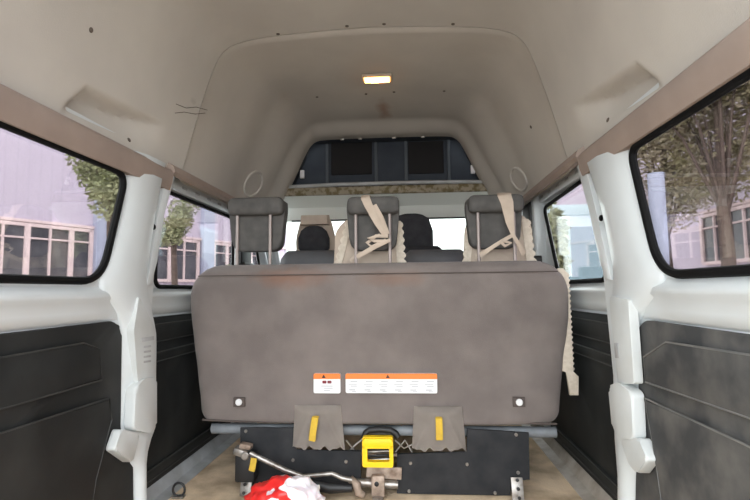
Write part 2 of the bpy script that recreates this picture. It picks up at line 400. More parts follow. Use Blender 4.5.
POCK = {-1: [(1.30, 1.37), (1.92, 1.37), (1.92, 1.563), (1.42, 1.523)], 1: [(1.28, 1.37), (1.94, 1.37), (1.94, 1.59), (1.42, 1.52)]}
def pocket(y, z, sx):
    """pressed-in pocket low on each side of the rear headliner"""
    o = POCK[sx]; d = 9
    for k in range(4):
        (a, b), (c, e) = o[k], o[(k+1) % 4]
        L_ = math.hypot(c-a, e-b); s = ((c-a)*(z-b)-(e-b)*(y-a))/L_
        if k: d = min(d, s/(.016, .30, .036, .040)[k])
    if d <= 0: return 0
    ztop = lerp(o[3][1], o[2][1], (y-o[3][0])/(o[2][0]-o[3][0]))
    fade = 1-.9*sstep((ztop-.03-z)/.11)
    return .055*sstep(min(1, d))*fade*sstep((z-1.40)/.05)
def liner(name, keys, ys, m, parent=None, pock=False, th=.014):
    mb = MB(); rows = []
    for y in ys:
        pr = blend(keys, y); row = []
        for sx, seq in ((-1, pr), (1, pr[::-1][1:])):
            for x, z in seq:
                dx = pocket(y, z, sx) if pock else 0
                row.append((sx*(x+dx), y, z))
        rows.append(row)
    outer = [[(p[0]*(1+.02), p[1], p[2]+.02) for p in r] for r in rows]
    mb.loft(rows, False, False); mb.loft(outer, False, False)
    bmesh.ops.recalc_face_normals(mb.b, faces=mb.b.faces)
    bmesh.ops.bridge_loops(mb.b, edges=[e for e in mb.b.edges if e.is_boundary])
    return mb.build(name, m, parent, 50)
SEAM = 2.125
rear = struct(liner('ceiling', [(.28, ARCH_R), (SEAM, ARCH_R)], [lerp(.28, SEAM, k/180) for k in range(181)], 'liner', None, True))
liner('front_headliner', [(SEAM, ARCH_R), (SEAM+.03, ARCH), (2.75, BOWL), (3.18, NECK), (3.36, OPEN), (3.42, OPEN)],
      [SEAM+.007+(3.42-SEAM-.007)*k/70 for k in range(71)], 'liner_front', rear)
# dark backing behind the joint
mb = MB(); mb.loft([[(sx*(x*1.02+.004), y, z+.024) for sx, seq in ((-1, ARCH_R), (1, ARCH_R[::-1][1:])) for x, z in seq] for y in (SEAM-.06, SEAM+.06)], False, False)
mb.build('joint_backing', 'rubber', rear)
bpy.context.view_layer.update()
def on_liner(px, py):
    best = None
    for ob in (rear, bpy.data.objects['front_headliner']):
        ok, loc, nrm, _ = ob.ray_cast(CAM, ray(px, py).normalized())
        if ok and (best is None or (loc-CAM).length < (best[0]-CAM).length): best = (loc, nrm if nrm.dot(CAM-loc) > 0 else -nrm)
    return best
for px, py in ((278, 34), (347, 26), (384, 24), (453, 24), (317, 97), (366, 94), (394, 92), (444, 91), (91, 30), (129, 140), (608, 120), (531, 127)):
    p, n = on_liner(px, py); MB().disc(p-n*.003, n, .0085, .006, 10).build('clip', 'speck', rear)
for pts in ([(176, 104), (186, 108), (196, 107), (207, 110)], [(175, 113), (184, 112), (195, 114), (205, 113)]):
    P = [on_liner(*p) for p in pts]
    MB().tube([p+n*.001 for p, n in P], .0014, 6).build('scuff', 'speck', rear)
for cx, cy, rx, ry, tl in ((253, 184, 8, 13, .45), (519, 179, 7, 12, -.45)):
    P = []
    for k in range(20):
        a = 2*PI*k/20; u, v = rx*math.cos(a), ry*math.sin(a)
        h = on_liner(cx+u*math.cos(tl)-v*math.sin(tl), cy+u*math.sin(tl)+v*math.cos(tl))
        if h: P.append(h[0]+h[1]*.002)
    MB().tube(P, .008, 8, loop=True).build('grip_rim', 'liner', rear)

# tan roof trim along both walls
for n, sx in ((1, -1), (2, 1)):
    prof = [(W+.001, 1.306), (W-.026, 1.306), (W-.036, 1.335), (W-.042, 1.378), (W-.030, 1.394), (W+.001, 1.396)]
    y1 = 1.99 if sx < 0 else 1.93
    struct(MB().loft([[(sx*x, y, z) for x, z in prof] for y in (.30, 1.2, y1)]).build('trim_%d' % n, 'tan', None, 60))
    prof = [(W2-.012, 1.425), (W-.0, 1.385), (W-.03, 1.372), (W-.046, 1.385), (W-.04, 1.408), (W-.01, 1.43), (W2-.012, 1.452)]
    struct(MB().loft([[(sx*x, y, z) for x, z in prof] for y in (y1+.002, 2.4, 3.3)]).build('trim_%d' % (n+2), 'tan', None, 60))

# ------------------------------------------------------------------ floor and sills
fl = struct(MB().box((0, 2.1, -.02), (1.93, 3.64, .04)).build('floor', 'floor', None, 0))
for n, sx, m in ((5, -1, 'sill'), (6, 1, 'sill_tan')):
    prof = [(.951, 0), (.951, .055), (.94, .058), (.928, .045), (.912, .012), (.865, .004), (.865, 0)]
    struct(MB().loft([[(sx*x, y, z) for x, z in prof] for y in (1.72, 2.0, 3.3)]).build('trim_%d' % n, m, None, 40))

# ------------------------------------------------------------------ black lining panels
def lining(sx, label, outline, ridges, m, x_in=.012, W=W):
    """flat moulded panel with raised bands"""
    x = sx*(W-x_in)
    t = thing('lining_panel', label, 'panel', (sx*W, outline[0][0], 0))
    inv = Matrix.Translation(-Vector(t.location))
    o = MB().poly(outline, FX, x, sx*(W-.0005), .008, 2); bmesh.ops.transform(o.b, matrix=inv, verts=o.b.verts)
    o.build('panel_board', m, t, 40)
    for r in ridges:
        q = MB().poly(r, FX, x-sx*.014, x+sx*.002, .007, 2); bmesh.ops.transform(q.b, matrix=inv, verts=q.b.verts)
        bd = q.build('raised_band', m, t, 40)
        e = MB().tube([Vector((x-sx*.0125, a, b)) for a, b in r], .0028, 6, loop=True); bmesh.ops.transform(e.b, matrix=inv, verts=e.b.verts)  # lighter bead on the ridge rim: worn edge with its highlight painted in
        e.build('worn_highlight_edge', 'worn_highlight_dusty' if m == 'dusty_panel' else 'worn_highlight_black', bd, 60)
    return t
xl = -(W-.012)
A = yz([(0, 329), (110, 319), (119, 325)], xl)
lining(-1, 'black plastic lining panel below the big left rear window', rounded([(.34, .765), (1.655, .775), (1.695, .74)]+yz([(120.5, 430), (133, 462), (135, 560)], -(W-.012))+[(.34, -.005)], [.0, .03, .02, .02, .01, 0, 0], 4),
       [yz([(-150, 372), (0, 357), (80, 343), (96, 349), (98, 380), (0, 408), (-150, 440)], xl),
        yz([(-150, 470), (0, 432), (106, 398), (108, 420), (92, 480), (86, 520), (-150, 540)], xl)], 'black_panel')
xr = W-.012
lining(1, 'dusty black lining panel below the big right rear window', rounded([(.34, .765), (1.51, .775), (1.565, .74)]+yz([(640, 436), (636, 475), (633, 560)], W-.012)+[(.34, -.005)], [.0, .03, .02, .02, .01, 0, 0], 4),
       [yz([(648, 357), (671, 342), (750, 354), (900, 378), (900, 470), (750, 416), (650, 382)], xr),
        yz([(649, 398), (750, 444), (900, 520), (900, 560), (672, 540), (662, 470)], xr)], 'dusty_panel')
lining(-1, 'black door lining left of the bench, below the second left window', rounded([(1.9, .765), (3.0, .765), (3.0, .06), (1.9, .06)], [.03]*4, 4),
       [rounded([(1.96, .735), (2.76, .735), (2.76, .66), (1.96, .66)], .02, 3), rounded([(1.96, .615), (2.76, .615), (2.76, .575), (1.96, .575)], .01, 3), rounded([(1.96, .135), (2.9, .135), (2.9, .09), (1.96, .09)], .01, 3)], 'black_panel', .015, W2)
lining(1, 'black door lining right of the bench, below the second right window', rounded([(1.80, .765), (2.84, .765), (2.84, .058), (1.80, .058)], [.03]*4, 4),
       [rounded([(1.85, .735), (2.76, .735), (2.76, .66), (1.85, .66)], .02, 3), rounded([(1.85, .615), (2.76, .615), (2.76, .575), (1.85, .575)], .01, 3), rounded([(1.85, .135), (2.8, .135), (2.8, .09), (1.85, .09)], .01, 3)], 'black_panel', .015, W2)

# ------------------------------------------------------------------ belt covers on the pillars
def belt_cover(sx, label, slim, box, foot, slot, lpx):
    xb = sx*(W-.037)
    t = thing('belt_cover', label, 'belt cover', (xb, yz([lpx], xb)[0][0], yz([lpx], xb)[0][1]))
    def add(name, pts, d, r, bev, m='white_plastic', rise=0):
        x = sx*(W-.037-d)
        mb = MB().poly(rounded(yz(pts, x), r, 4), FX, x, sx*(W-.037-rise+(.02 if not rise else 0)), bev, 3)
        bmesh.ops.transform(mb.b, matrix=Matrix.Translation(-Vector(t.location)), verts=mb.b.verts)
        return mb.build(name, m, t, 50)
    add('cover_plate', slim, .007, .012, .005)
    add('retractor_box', box, .018, .02, .011)
    add('lower_cap', foot, .014, .012, .010)
    for s in slot: add('slot', s, .0082, .002, .0005, 'sill', .005)
    return t
belt_cover(-1, 'white plastic seat belt cover on the left pillar', [(139, 296), (156, 330), (156, 384), (138, 384), (134, 330)], [(136, 388), (144, 379), (157, 377), (157, 428), (150, 433), (134, 430)],
           [(122, 429), (140, 434), (133, 463), (115, 450)],
           [[(142, 338), (154, 336), (154, 340), (142, 342)]] + [[(144, 346+k*5), (151, 345+k*5), (151, 347+k*5), (144, 348+k*5)] for k in range(4)], (136, 463))
belt_cover(1, 'white plastic seat belt cover on the right pillar', [(609, 296), (612, 330), (618, 384), (634, 384), (628, 300)], [(608, 386), (618, 382), (631, 393), (633, 440), (620, 438), (612, 430)],
           [(620, 440), (638, 438), (647, 460), (637, 474), (629, 465)],
           [[(614, 343), (618, 343), (619, 358), (615, 358)]], (636, 474))

# ------------------------------------------------------------------ dome lamp
p = atZ(377, 78, 2.03)
t = thing('dome_lamp', 'small lit rectangular dome lamp in the middle of the ceiling', 'lamp', (p.x, p.y, 2.037))
MB().box((0, 0, -.006), (.165, .080, .016), .006).build('housing', 'lamp_body', t)
MB().box((0, 0, -.016), (.14, .055, .018), .007, seg=3).build('lens', 'lamp_lens', t)
MB().tube([(-.035, 0, -.022), (.035, 0, -.022)], .010, 10).build('bulb', 'lamp_bulb', t)

# ------------------------------------------------------------------ overhead shelf at the front
SY = 3.43
t = thing('overhead_shelf', 'dark open storage shelf above the windscreen', 'shelf', (0, SY, 1.60))
def S(mb, name, m, par=None, sm=40):
    bmesh.ops.transform(mb.b, matrix=Matrix.Translation((0, -SY, -1.60)), verts=mb.b.verts)
    return mb.build(name, m, par or t, sm)
back = [(-.70, 1.60), (.70, 1.60), (.54, 1.97), (-.54, 1.97)]
S(MB().poly(back, FY, SY+.12, SY+.14), 'back_panel', 'shelf')
S(MB().poly([(-.72, 1.585), (.72, 1.585), (.72, 1.605), (-.72, 1.605)], FY, SY-.03, SY+.14, .004), 'tray', 'shelf')
S(MB().tube([(-.70, SY-.04, 1.612), (-.3, SY-.055, 1.618), (.3, SY-.055, 1.618), (.70, SY-.04, 1.612)], .013, 10), 'tray_lip', 'sill')
S(MB().poly([(-.56, 1.965), (.56, 1.965), (.56, 1.985), (-.56, 1.985)], FY, SY-.004, SY+.14), 'roof_panel', 'shelf')
for sx in (-1, 1):
    S(MB().poly([(sx*.70, 1.60), (sx*.72, 1.60), (sx*.56, 1.98), (sx*.54, 1.98)], FY, SY-.004, SY+.14), 'side_panel', 'shelf')
for a, b in (((331, 142), (372, 174)), ((408, 142), (444, 173))):
    pa, pb = atY(*a, SY+.112), atY(*b, SY+.112)
    o = rounded([(pa.x, pb.z), (pb.x, pb.z), (pb.x, pa.z), (pa.x, pa.z)], .01, 3)
    S(MB().poly(o, FY, SY+.108, SY+.122, .004), 'shelf_recess', 'shelf_dark')
for px in (327, 376, 406, 449):
    q = atY(px, 158, SY+.1)
    S(MB().box((q.x, SY+.112, 1.785), (.022, .02, .36), .004), 'shelf_rib', 'shelf_strip')
for px, py in ((302, 174), (473, 169)):
    q = atY(px, py, SY-.01)
    S(MB().box((q.x, SY+.0, q.z), (.03, .02, .06), .004), 'clip', 'paper')
for px in (342, 360, 394, 423):
    q = atY(px, 137.5, SY-.03)
    S(MB().box((q.x, SY-.02, 1.952), (.026, .016, .012), .003), 'hook', 'chrome')

# ledge and header below the shelf, sun visors, windscreen, dashboard
wf = struct(MB().poly([(-.78, 1.546), (.78, 1.546), (.735, 1.606), (-.735, 1.606)], FY, 3.385, 3.62, .012, 3).build('wall_front', 'ledge', None, 40))
MB().loft([[(x, y, z) for x in (-.80, .80)]+[(x, y+.02, z+.02) for x in (.80, -.80)] for y, z in ((3.40, 1.546), (3.50, 1.50), (3.60, 1.44), (3.66, 1.40))]).build('header', 'header', wf, 60)
MB().poly([(-.86, .0), (.86, .0), (.86, .96), (-.86, .96)], FY, 3.93, 3.96).build('cowl', 'seat_black', wf)
ws = struct(MB().loft([[(-.80, 3.655, 1.41), (.80, 3.655, 1.41), (.80, 3.662, 1.41), (-.80, 3.662, 1.41)], [(-.84, 3.93, .96), (.84, 3.93, .96), (.84, 3.937, .96), (-.84, 3.937, .96)]]).build('window_7', 'glass_front', None, 20))
for cx, w, lab in ((-.42, .60, 'left'), (.36, .60, 'right')):
    v = thing('sun_visor', 'pale sun visor folded under the header on the %s' % lab, 'sun visor', (cx, 3.56, 1.47))
    MB().box((0, 0, -.02), (w, .02, .11), .009, Matrix.Rotation(.5, 3, 'X')).build('visor_board', 'visor', v)
    MB().box((0, .0265, -.075), (w*.96, .012, .016), .005).build('visor_edge', 'visor_edge', v)
d = thing('dashboard', 'black dashboard under the windscreen', 'dashboard', (0, 3.75, 0))
MB().loft([[(x, y, z) for y, z in ((-.16, .45), (-.17, .80), (-.14, .90), (-.05, .945), (.16, .95), (.16, .45))] for x in (-.85, -.3, .3, .85)]).build('dash_body', 'seat_black', d, 50)
q = atY(447, 247, 3.6)
MB().box((q.x, -.12, .975), (.16, .08, .10), .02).build('display_hood', 'black', d)

# ------------------------------------------------------------------ rear bench
BY = 2.17                                                  # back face of the bench backrest
bench = thing('bench_seat', 'wide grey cloth rear bench seen from behind, three charcoal headrests on top', 'bench', (0, 2.27, 0))
BL = Matrix.Translation((0, -2.27, 0))
def B(mb, name, m, par=None, sm=40):
    bmesh.ops.transform(mb.b, matrix=BL, verts=mb.b.verts)
    return mb.build(name, m, par or bench, sm)
# backrest: stacked rounded rings, wrinkled cloth
ctr = (atY(191, 300, BY).x+atY(567, 300, BY).x)/2
zt, zb = atY(380, 262, BY).z, atY(380, 425, BY).z
hw0 = (atY(567, 300, BY+.06).x-atY(191, 300, BY+.06).x)/2
hwb = (atY(559, 420, BY+.06).x-atY(203, 420, BY+.06).x)/2
def bench_hw(z):
    t = (z-zb)/(zt-zb); w = lerp(hwb, hw0, sstep(t/.8))
    rr = .145; dz = zt-z
    if dz < rr: w -= rr*(1-math.sqrt(max(0, 1-((rr-dz)/rr)**2)))
    d2 = z-zb
    if d2 < .06: w -= .06*(1-math.sqrt(max(0, 1-((.06-d2)/.06)**2)))
    return w
rings = []; NZ = 46; NR = 150
for i in range(NZ+1):
    s = i/NZ; z = zb+(zt-zb)*(.5-.5*math.cos(PI*s))*.999+.0003
    w = bench_hw(z); dz = zt-z
    dep = .075
    if dz < .06: dep *= math.sqrt(max(.02, 1-((.06-dz)/.06)**2))
    if z-zb < .02: dep *= .6+.4*math.sqrt(max(0, 1-((.02-(z-zb))/.02)**2))
    ring = []
    for k in range(NR):
        a = 2*PI*k/NR; c, sn = math.cos(a), math.sin(a)
        e = .22
        x = w*math.copysign(abs(c)**(e), c); y = dep*math.copysign(abs(sn)**(.5), sn)
        if sn < 0:                                          # the rear face: slack cloth
            p3 = Vector((x*2.2, z*5, 3))
            y += .010*noise.noise(p3)+.004*noise.noise(p3*3.1) - .010*(1-abs(x/w)**2)
            y += .006*math.exp(-((z-(zt-.055))/.008)**2)
            tt = max(0, 1-abs(z-.30)/.10)
            y += .006*tt*math.sin(x*9+2*noise.noise(Vector((x*3, z*9, 0))))
        ring.append((ctr+x, BY+.075+y-.03*(zt-z)/(zt-zb)*0, z))
    rings.append(ring)
B(MB().loft(rings), 'backrest', 'fabric', None, 70)
# seam across the top and hem along the bottom
B(MB().tube([(x, BY-.013+.004*math.sin(x*3), zt-.052) for x in [ctr+lerp(-hw0*.93, hw0*.93, k/40) for k in range(41)]], .0022, 6), 'seam', 'piping')
B(MB().tube([(x, BY+.004, zb+.012+.003*math.sin(x*14)) for x in [ctr+lerp(-hwb*.97, hwb*.97, k/60) for k in range(61)]], .005, 6), 'hem', 'piping')
# cushion and legs at the front side
B(MB().box((0, 2.56, .36), (1.56, .40, .16), .05, seg=4), 'seat_cushion', 'fabric')
# snap buttons
for px, py in ((240, 401.5), (518.5, 401.5)):
    q = atY(px, py, BY-.005)
    o = B(MB().box((q.x, BY-.013, q.z), (.050, .012, .040), .001), 'snap_patch', 'piping')
    B(MB().disc((q.x, BY-.016, q.z), (0, -1, 0), .0145, .012, 18), 'snap_button', 'paper')
# warning stickers
def sticker(px0, py0, px1, py1, hdr, nm):
    y = BY-.0195
    a, b = atY(px0, py0, y), atY(px1, py1, y); zm = atY(px0, hdr, y).z
    st = B(MB().poly(rounded([(a.x, b.z), (b.x, b.z), (b.x, a.z), (a.x, a.z)], .008, 3), FY, y, y+.016, .0005, 1), 'warning_sticker', 'paper')
    B(MB().poly(rounded([(a.x, zm), (b.x, zm), (b.x, a.z), (a.x, a.z)], [0, 0, .008, .008], 3), FY, y-.001, y+.002), 'orange_band', 'orange', st)
    return st, a, b, zm, y
st, a, b, zm, y = sticker(313.5, 373.5, 340.5, 393.5, 379, '')
q = Vector(((a.x+b.x)/2-.014, y, (zm+a.z)/2))
B(MB().poly([(q.x-.009, q.z-.007), (q.x+.009, q.z-.007), (q.x, q.z+.008)], FY, y-.002, y), 'warning_triangle', 'ink_dark', st)
mb = MB()
for dx in (-.011, .011): mb.poly(rounded([(q.x+.014+dx-.009, zm-.019), (q.x+.014+dx+.009, zm-.019), (q.x+.014+dx+.009, zm-.007), (q.x+.014+dx-.009, zm-.007)], .003, 2), FY, y-.0012, y+.001)
B(mb, 'red_symbol', 'ink_red', st)
mb = MB()
for k in range(3): mb.box((q.x+.014+(k % 2)*.006, y-.0002, zm-.030-k*.009), (.05-.012*k, .0016, .0022))
B(mb, 'small_print', 'ink', st)
st, a, b, zm, y = sticker(345.5, 373.5, 437.5, 393.5, 379, '')
q = Vector(((a.x+b.x)/2-.014, y, (zm+a.z)/2))
B(MB().poly([(q.x-.009, q.z-.007), (q.x+.009, q.z-.007), (q.x, q.z+.008)], FY, y-.002, y), 'warning_triangle', 'ink_dark', st)
for k in range(6):
    cx = lerp(a.x, b.x, (k+.5)/6)
    mb = MB(); mb.box((cx+.004, y-.0002, zm-.010), (.030, .0016, .0022))
    mb.box((cx-.002, y-.0002, zm-.022), (.036, .0016, .0018)); mb.box((cx+.003, y-.0002, zm-.030), (.028, .0016, .0022))
    mb.box((cx-.004, y-.0002, zm-.046), (.026, .0016, .003)); mb.box((cx+.004, y-.0002, zm-.053), (.018, .0016, .002))
    B(mb, 'print_block', 'ink', st)

# headrests: top roll, pad, two posts
def headrest(pxl, pxr, top, pxa, pxb):
    y = 2.235
    zr0, zr1 = atY(pxl, top, y).z, atY(pxl, top+17.5, y).z
    xl_, xr_ = atY(pxl, top, y).x, atY(pxr, top, y).x; cx = (xl_+xr_)/2; w = xr_-xl_
    hr = B(MB().box((cx, y+.02, (zr0+zr1)/2), (w, .085, zr0-zr1), .034, seg=5), 'headrest', 'headrest', None, 60)
    zbm = atY(pxl, top+53, y).z
    o = rounded([(cx-w*.46, zbm), (cx+w*.42, zbm), (cx+w*.50, zr0-.05), (cx+w*.49, zr0-.01), (cx-w*.51, zr0-.01), (cx-w*.53, zr0-.05)], [.05, .05, .03, .01, .01, .03], 6)
    B(MB().poly(o, FY, y+.035, y+.10, .016, 4), 'pad', 'headrest', hr, 60)
    for px in (pxa, pxb):
        x = atY(px, top+30, y).x
        B(MB().tube([(x, y+.012, zt-.03), (x, y+.012, zr1+.03)], .0075, 12), 'post', 'post', hr)
        B(MB().disc((x, y+.012, zt-.022), (0, 0, 1), .020, .022, 14), 'post_collar', 'seat_black', hr)
    return hr, cx, y, zr0, zr1
headrest(228, 283, 198, 236.5, 269.5)
H2 = headrest(347, 399, 197, 355.5, 389.5)
H3 = headrest(468, 524, 195, 478.5, 514.5)

# cloth tabs with yellow pulls hanging below the backrest
def flap(pts, pull):
    y = BY-.012
    (tl, tr, br, bl) = [atY(*p, y) for p in pts]
    cxm = .5
    def fn(u, v):
        p = tl.lerp(tr, u).lerp(bl.lerp(br, u), v)
        out = .026*min(1, v*7)*(1-.55*v)*(1-abs(2*u-1)**3)
        fold = .010*math.exp(-((abs(2*u-1)-(.25+.65*v))/.10)**2)
        zj = (.006*math.sin(u*23)+.004*math.sin(u*41+1))*sstep((v-.8)/.2)
        return (p.x, y-out-fold*v*.8-.004, p.z+zj)
    mb = MB().grid(fn, 40, 24)
    g = mb.b.faces[:]
    bmesh.ops.solidify(mb.b, geom=g, thickness=.006)
    f = B(mb, 'cover_flap', 'fabric_tab', None, 70)
    a, b = [atY(*p, y-.045) for p in pull]
    B(MB().tube([a+Vector((0, .018, .002)), a+Vector((0, .002, 0)), a.lerp(b, .5)+Vector((0, -.006, 0)), b], .0145, 8, flat=.25, up=(0, 1, 0)), 'pull_strap', 'yellow_strap', f, 30)
    return f
flap([(295, 405), (341, 405), (345, 448), (293, 447)], [(315, 418), (312, 441)])
flap([(414, 406), (462, 406), (466, 449), (412, 449)], [(439, 419), (439.5, 440)])
# tube under the back
z = atY(385, 430, 2.22).z
B(MB().tube([(atY(212, 430, 2.22).x, 2.225, z), (atY(556, 432, 2.22).x, 2.225, z-.004)], .023, 16), 'frame_tube', 'tube')
# black skirts
PY = 2.172
def skirt(pts, bolts):
    o = [(u, max(v, .004)) for u, v in xz(pts, PY)]
    s = B(MB().poly(o, FY, PY, PY+.012, .003, 2), 'frame_skirt', 'skirt')
    for px, py in bolts:
        q = atY(px, py, PY); B(MB().disc((q.x, PY, max(q.z, .015)), (0, -1, 0), .0075, .006, 10), 'bolt', 'chrome', s)
skirt([(240, 428), (294, 428), (296, 450), (361, 451), (361, 488), (335, 493), (252, 505), (250, 478), (240, 476)], [(246, 431), (293, 460), (346, 461.5)])
skirt([(467, 429), (529, 433), (530, 480), (511, 481), (511, 505), (397, 505), (397, 454), (467, 452)], [(410.5, 463), (467, 464), (516, 434.5), (518, 472.5), (409, 491), (495, 493)])
# yellow latch frame with a black grip above
def rect(x0, y0, x1, y1, yy): a, b = atY(x0, y0, yy), atY(x1, y1, yy); return [(a.x, b.z), (b.x, b.z), (b.x, a.z), (a.x, a.z)]
y = 2.13
me = sheet(rounded(rect(362.5, 436, 393.5, 466.5, y), .010, 4), [rounded(rect(367.5, 447.5, 389.5, 461, y), .006, 4)], FY, y, .03)
me.transform(BL); lt = link('latch_frame', me, 'yellow', bench)
B(MB().poly(rounded(rect(363, 436.5, 393, 446.5, y), .012, 4), FY, y-.03, y+.015, .008, 3), 'latch_lip', 'yellow', lt)
q = atY(380, 432, y+.03)
B(MB().tube([(q.x+dx, q.y, q.z+dz) for dx, dz in ((-.072, -.028), (-.062, -.004), (-.045, .008), (0, .011), (.045, .008), (.066, -.004), (.078, -.02))], .013, 10), 'grip', 'black', lt)
for k in range(3):
    q0 = atY(367, 452+k*4, y+.05); q1 = atY(390, 451+k*4, y+.05)
    B(MB().tube([q0, q1], .005, 8), 'latch_bar', 'steel' if k != 1 else 'black', lt)
# wire cage beside the latch
for pts in ([(346, 440), (356, 452), (364, 450)], [(346, 454), (356, 444), (364, 438)], [(395, 452), (405, 440), (412, 452)], [(395, 440), (404, 448), (413, 444)]):
    B(MB().tube([atY(*p, 2.20) for p in pts], .0045, 6), 'spring_wire', 'steel')
B(MB().tube([atY(343, 455, 2.19), atY(400, 455, 2.19)], .007, 8), 'cross_rod', 'rust')
# hinge shaft with bracket
B(MB().tube([atY(352, 482, 2.145), atY(398, 485, 2.145)], .017, 14), 'hinge_shaft', 'steel')
q = atY(378, 486, 2.12)
B(MB().box((q.x, 2.125, q.z), (.055, .030, .085), .006), 'hinge_bracket', 'rust')
B(MB().disc((q.x-.005, 2.11, q.z+.012), (0, -1, 0), .010, .005, 12), 'bracket_hole', 'black')
B(MB().box((q.x, 2.10, q.z-.052), (.045, .05, .03), .006), 'floor_clamp', 'steel')
q = atY(357, 485, 2.12)
B(MB().tube([q+Vector((-.03, 0, .025)), q, q+Vector((.006, -.004, -.03)), q+Vector((.03, 0, -.04))], [.016, .020, .018, .012], 10), 'shaft_knuckle', 'rust')
q = atY(384, 473, 2.15)
B(MB().box((q.x, 2.16, q.z), (.15, .015, .05), .004, Matrix.Rotation(.06, 3, 'Y')), 'crank_plate', 'rust')
# left latch block and rod
LY = 2.11
q = atY(246, 466, LY)
lb = B(MB().box((q.x+.004, LY, q.z), (.085, .07, .115), .012), 'latch_block', 'black')
q = atY(243, 450, LY)
B(MB().box((q.x, LY-.02, q.z), (.06, .05, .030), .008, Matrix.Rotation(.3, 3, 'Y')), 'latch_jaw', 'steel', lb)
q = atY(247, 445, LY)
B(MB().box((q.x, LY-.01, q.z), (.05, .04, .020), .006, Matrix.Rotation(.2, 3, 'Y')), 'latch_cap', 'rust', lb)
q = atY(249, 452, LY)
B(MB().disc((q.x, LY-.045, q.z), (0, -1, 0), .017, .012, 14), 'latch_pin', 'steel', lb)
a, b = atY(254, 458, LY-.05), atY(251.5, 471, LY-.05)
B(MB().tube([a, a.lerp(b, .5)+Vector((.002, -.004, 0)), b], .013, 8, flat=.25, up=(0, 1, 0)), 'pull_strap', 'yellow_strap', lb, 30)
pts = [(250, 453), (262, 459), (285, 470), (303, 476.5), (318, 475), (332, 473.5), (342, 478), (352, 480)]
B(MB().tube([atY(*p, LY-.03) for p in pts], [.010, .011, .011, .010, .009, .009, .010, .011], 10), 'release_rod', 'steel')
pts = [(296, 477), (312, 484), (330, 488), (352, 488)]
B(MB().tube([atY(*p, LY-.02) for p in pts], [.010, .022, .023, .016], 10), 'damper', 'black')
# perforated feet
for px, py in ((244, 488), (519, 492)):
    q = atY(px, py, 2.10)
    ft = B(MB().box((q.x, 2.13, .047), (.048, .012, .09), .002, Matrix.Rotation(-.25, 3, 'X')), 'foot_strip', 'steel')
    for k in range(3): B(MB().disc((q.x, 2.137-.014*k-.011, .085-.030*k), (0, -1, .2), .007, .004, 10), 'foot_hole', 'black', ft)

# ------------------------------------------------------------------ beige seat covers tied round two headrests
def scallop(x0, z0, x1, z1, n, amp, out):
    r = []
    for k in range(n*6+1):
        t = k/(n*6); r.append((lerp(x0, x1, t)+out*amp*abs(math.sin(t*n*PI)), lerp(z0, z1, t)))
    return r
def ribbon(mb, pts, w, th=.0022):
    return mb.tube(pts, w, 8, flat=th/max(w) if isinstance(w, list) else th/w, up=(0, 1, 0))
def strap(P, w, th=.0022):
    mb = MB(); rings = []; K = len(P)
    for i, p in enumerate(P):
        t = (P[min(i+1, K-1)]-P[max(i-1, 0)]).normalized()
        b = Vector((1, 0, 0)); b = (b-t*b.dot(t)).normalized(); n = t.cross(b)
        rings.append([p+b*(w[i]*math.cos(a))+n*(th*math.sin(a)) for a in (2*PI*k/10 for k in range(10))])
    return mb.loft(rings)
def cover(label, lx0, lx1, rx0, rx1, top, zroll, straps, xtra=None):
    y = 2.345; a = lambda px, py: atY(px, py, y)
    c0 = a((lx0+rx1)/2, 262)
    t = thing('seat_cover', label, 'seat cover', (c0.x, y, zt))
    inv = Matrix.Translation(-Vector(t.location))
    def C(mb, name, m, sm=50):
        bmesh.ops.transform(mb.b, matrix=inv, verts=mb.b.verts); return mb.build(name, m, t, sm)
    zlow = zt-.05
    L0, L1, R0, R1 = a(lx0, 262), a(lx1, top), a(rx0, top), a(rx1, 262)
    # cloth board behind the headrest, narrower at the top
    o = [(L0.x, zlow)] + [(R1.x, zlow), (R1.x-.004, L1.z-.06), (R0.x+.0, L1.z-.005), (L1.x, L1.z-.005), (L0.x+.012, L1.z-.07)]
    C(MB().poly(rounded(o, [0, 0, .03, .03, .03, .03], 4), FY, y, y+.02, .006, 2), 'cover_cloth', 'beige')
    left = scallop(L0.x, zlow, L1.x-.004, L1.z-.02, 7, .012, -1); right = scallop(R0.x+.02, L1.z-.03, R1.x+.004, zlow, 7, .013, 1)
    C(MB().poly(left+[(L1.x+.02, L1.z-.02), (L0.x+.03, zlow)], FY, y-.006, y+.004), 'lace_edge', 'lace')
    C(MB().poly(right+[(R1.x-.03, zlow), (R0.x-.01, L1.z-.03)], FY, y-.006, y+.004), 'lace_edge', 'lace')
    for pts, w in straps:
        if len(pts[0]) == 2:                                # over the top: (px, y, z below the roll's top)
            P = []
            for q in pts:
                p = atY(q[0], q[1], 2.20) if len(q) == 3 else None
                P.append(p if p is not None else Vector((atY(q[0], 200, 2.25).x, 0, 0)))
            n4 = [(2.335, -.05), (2.318, -.004), (2.285, .006), (2.24, .006), (2.214, -.010), (2.205, -.045)]
            for (yy, dz), v in zip(n4, P): v.y = yy; v.z = zroll+dz
            C(MB().tube(P, w, 8, flat=.11, up=(0, -1, .02)) if False else strap(P, w), 'tie_strap', 'beige', 40)
        else:
            C(ribbon(MB(), [atY(px, py, yy) for px, py, yy in pts], w), 'tie_strap', 'beige', 40)
    if xtra: xtra(C)
    return t
YF = 2.212
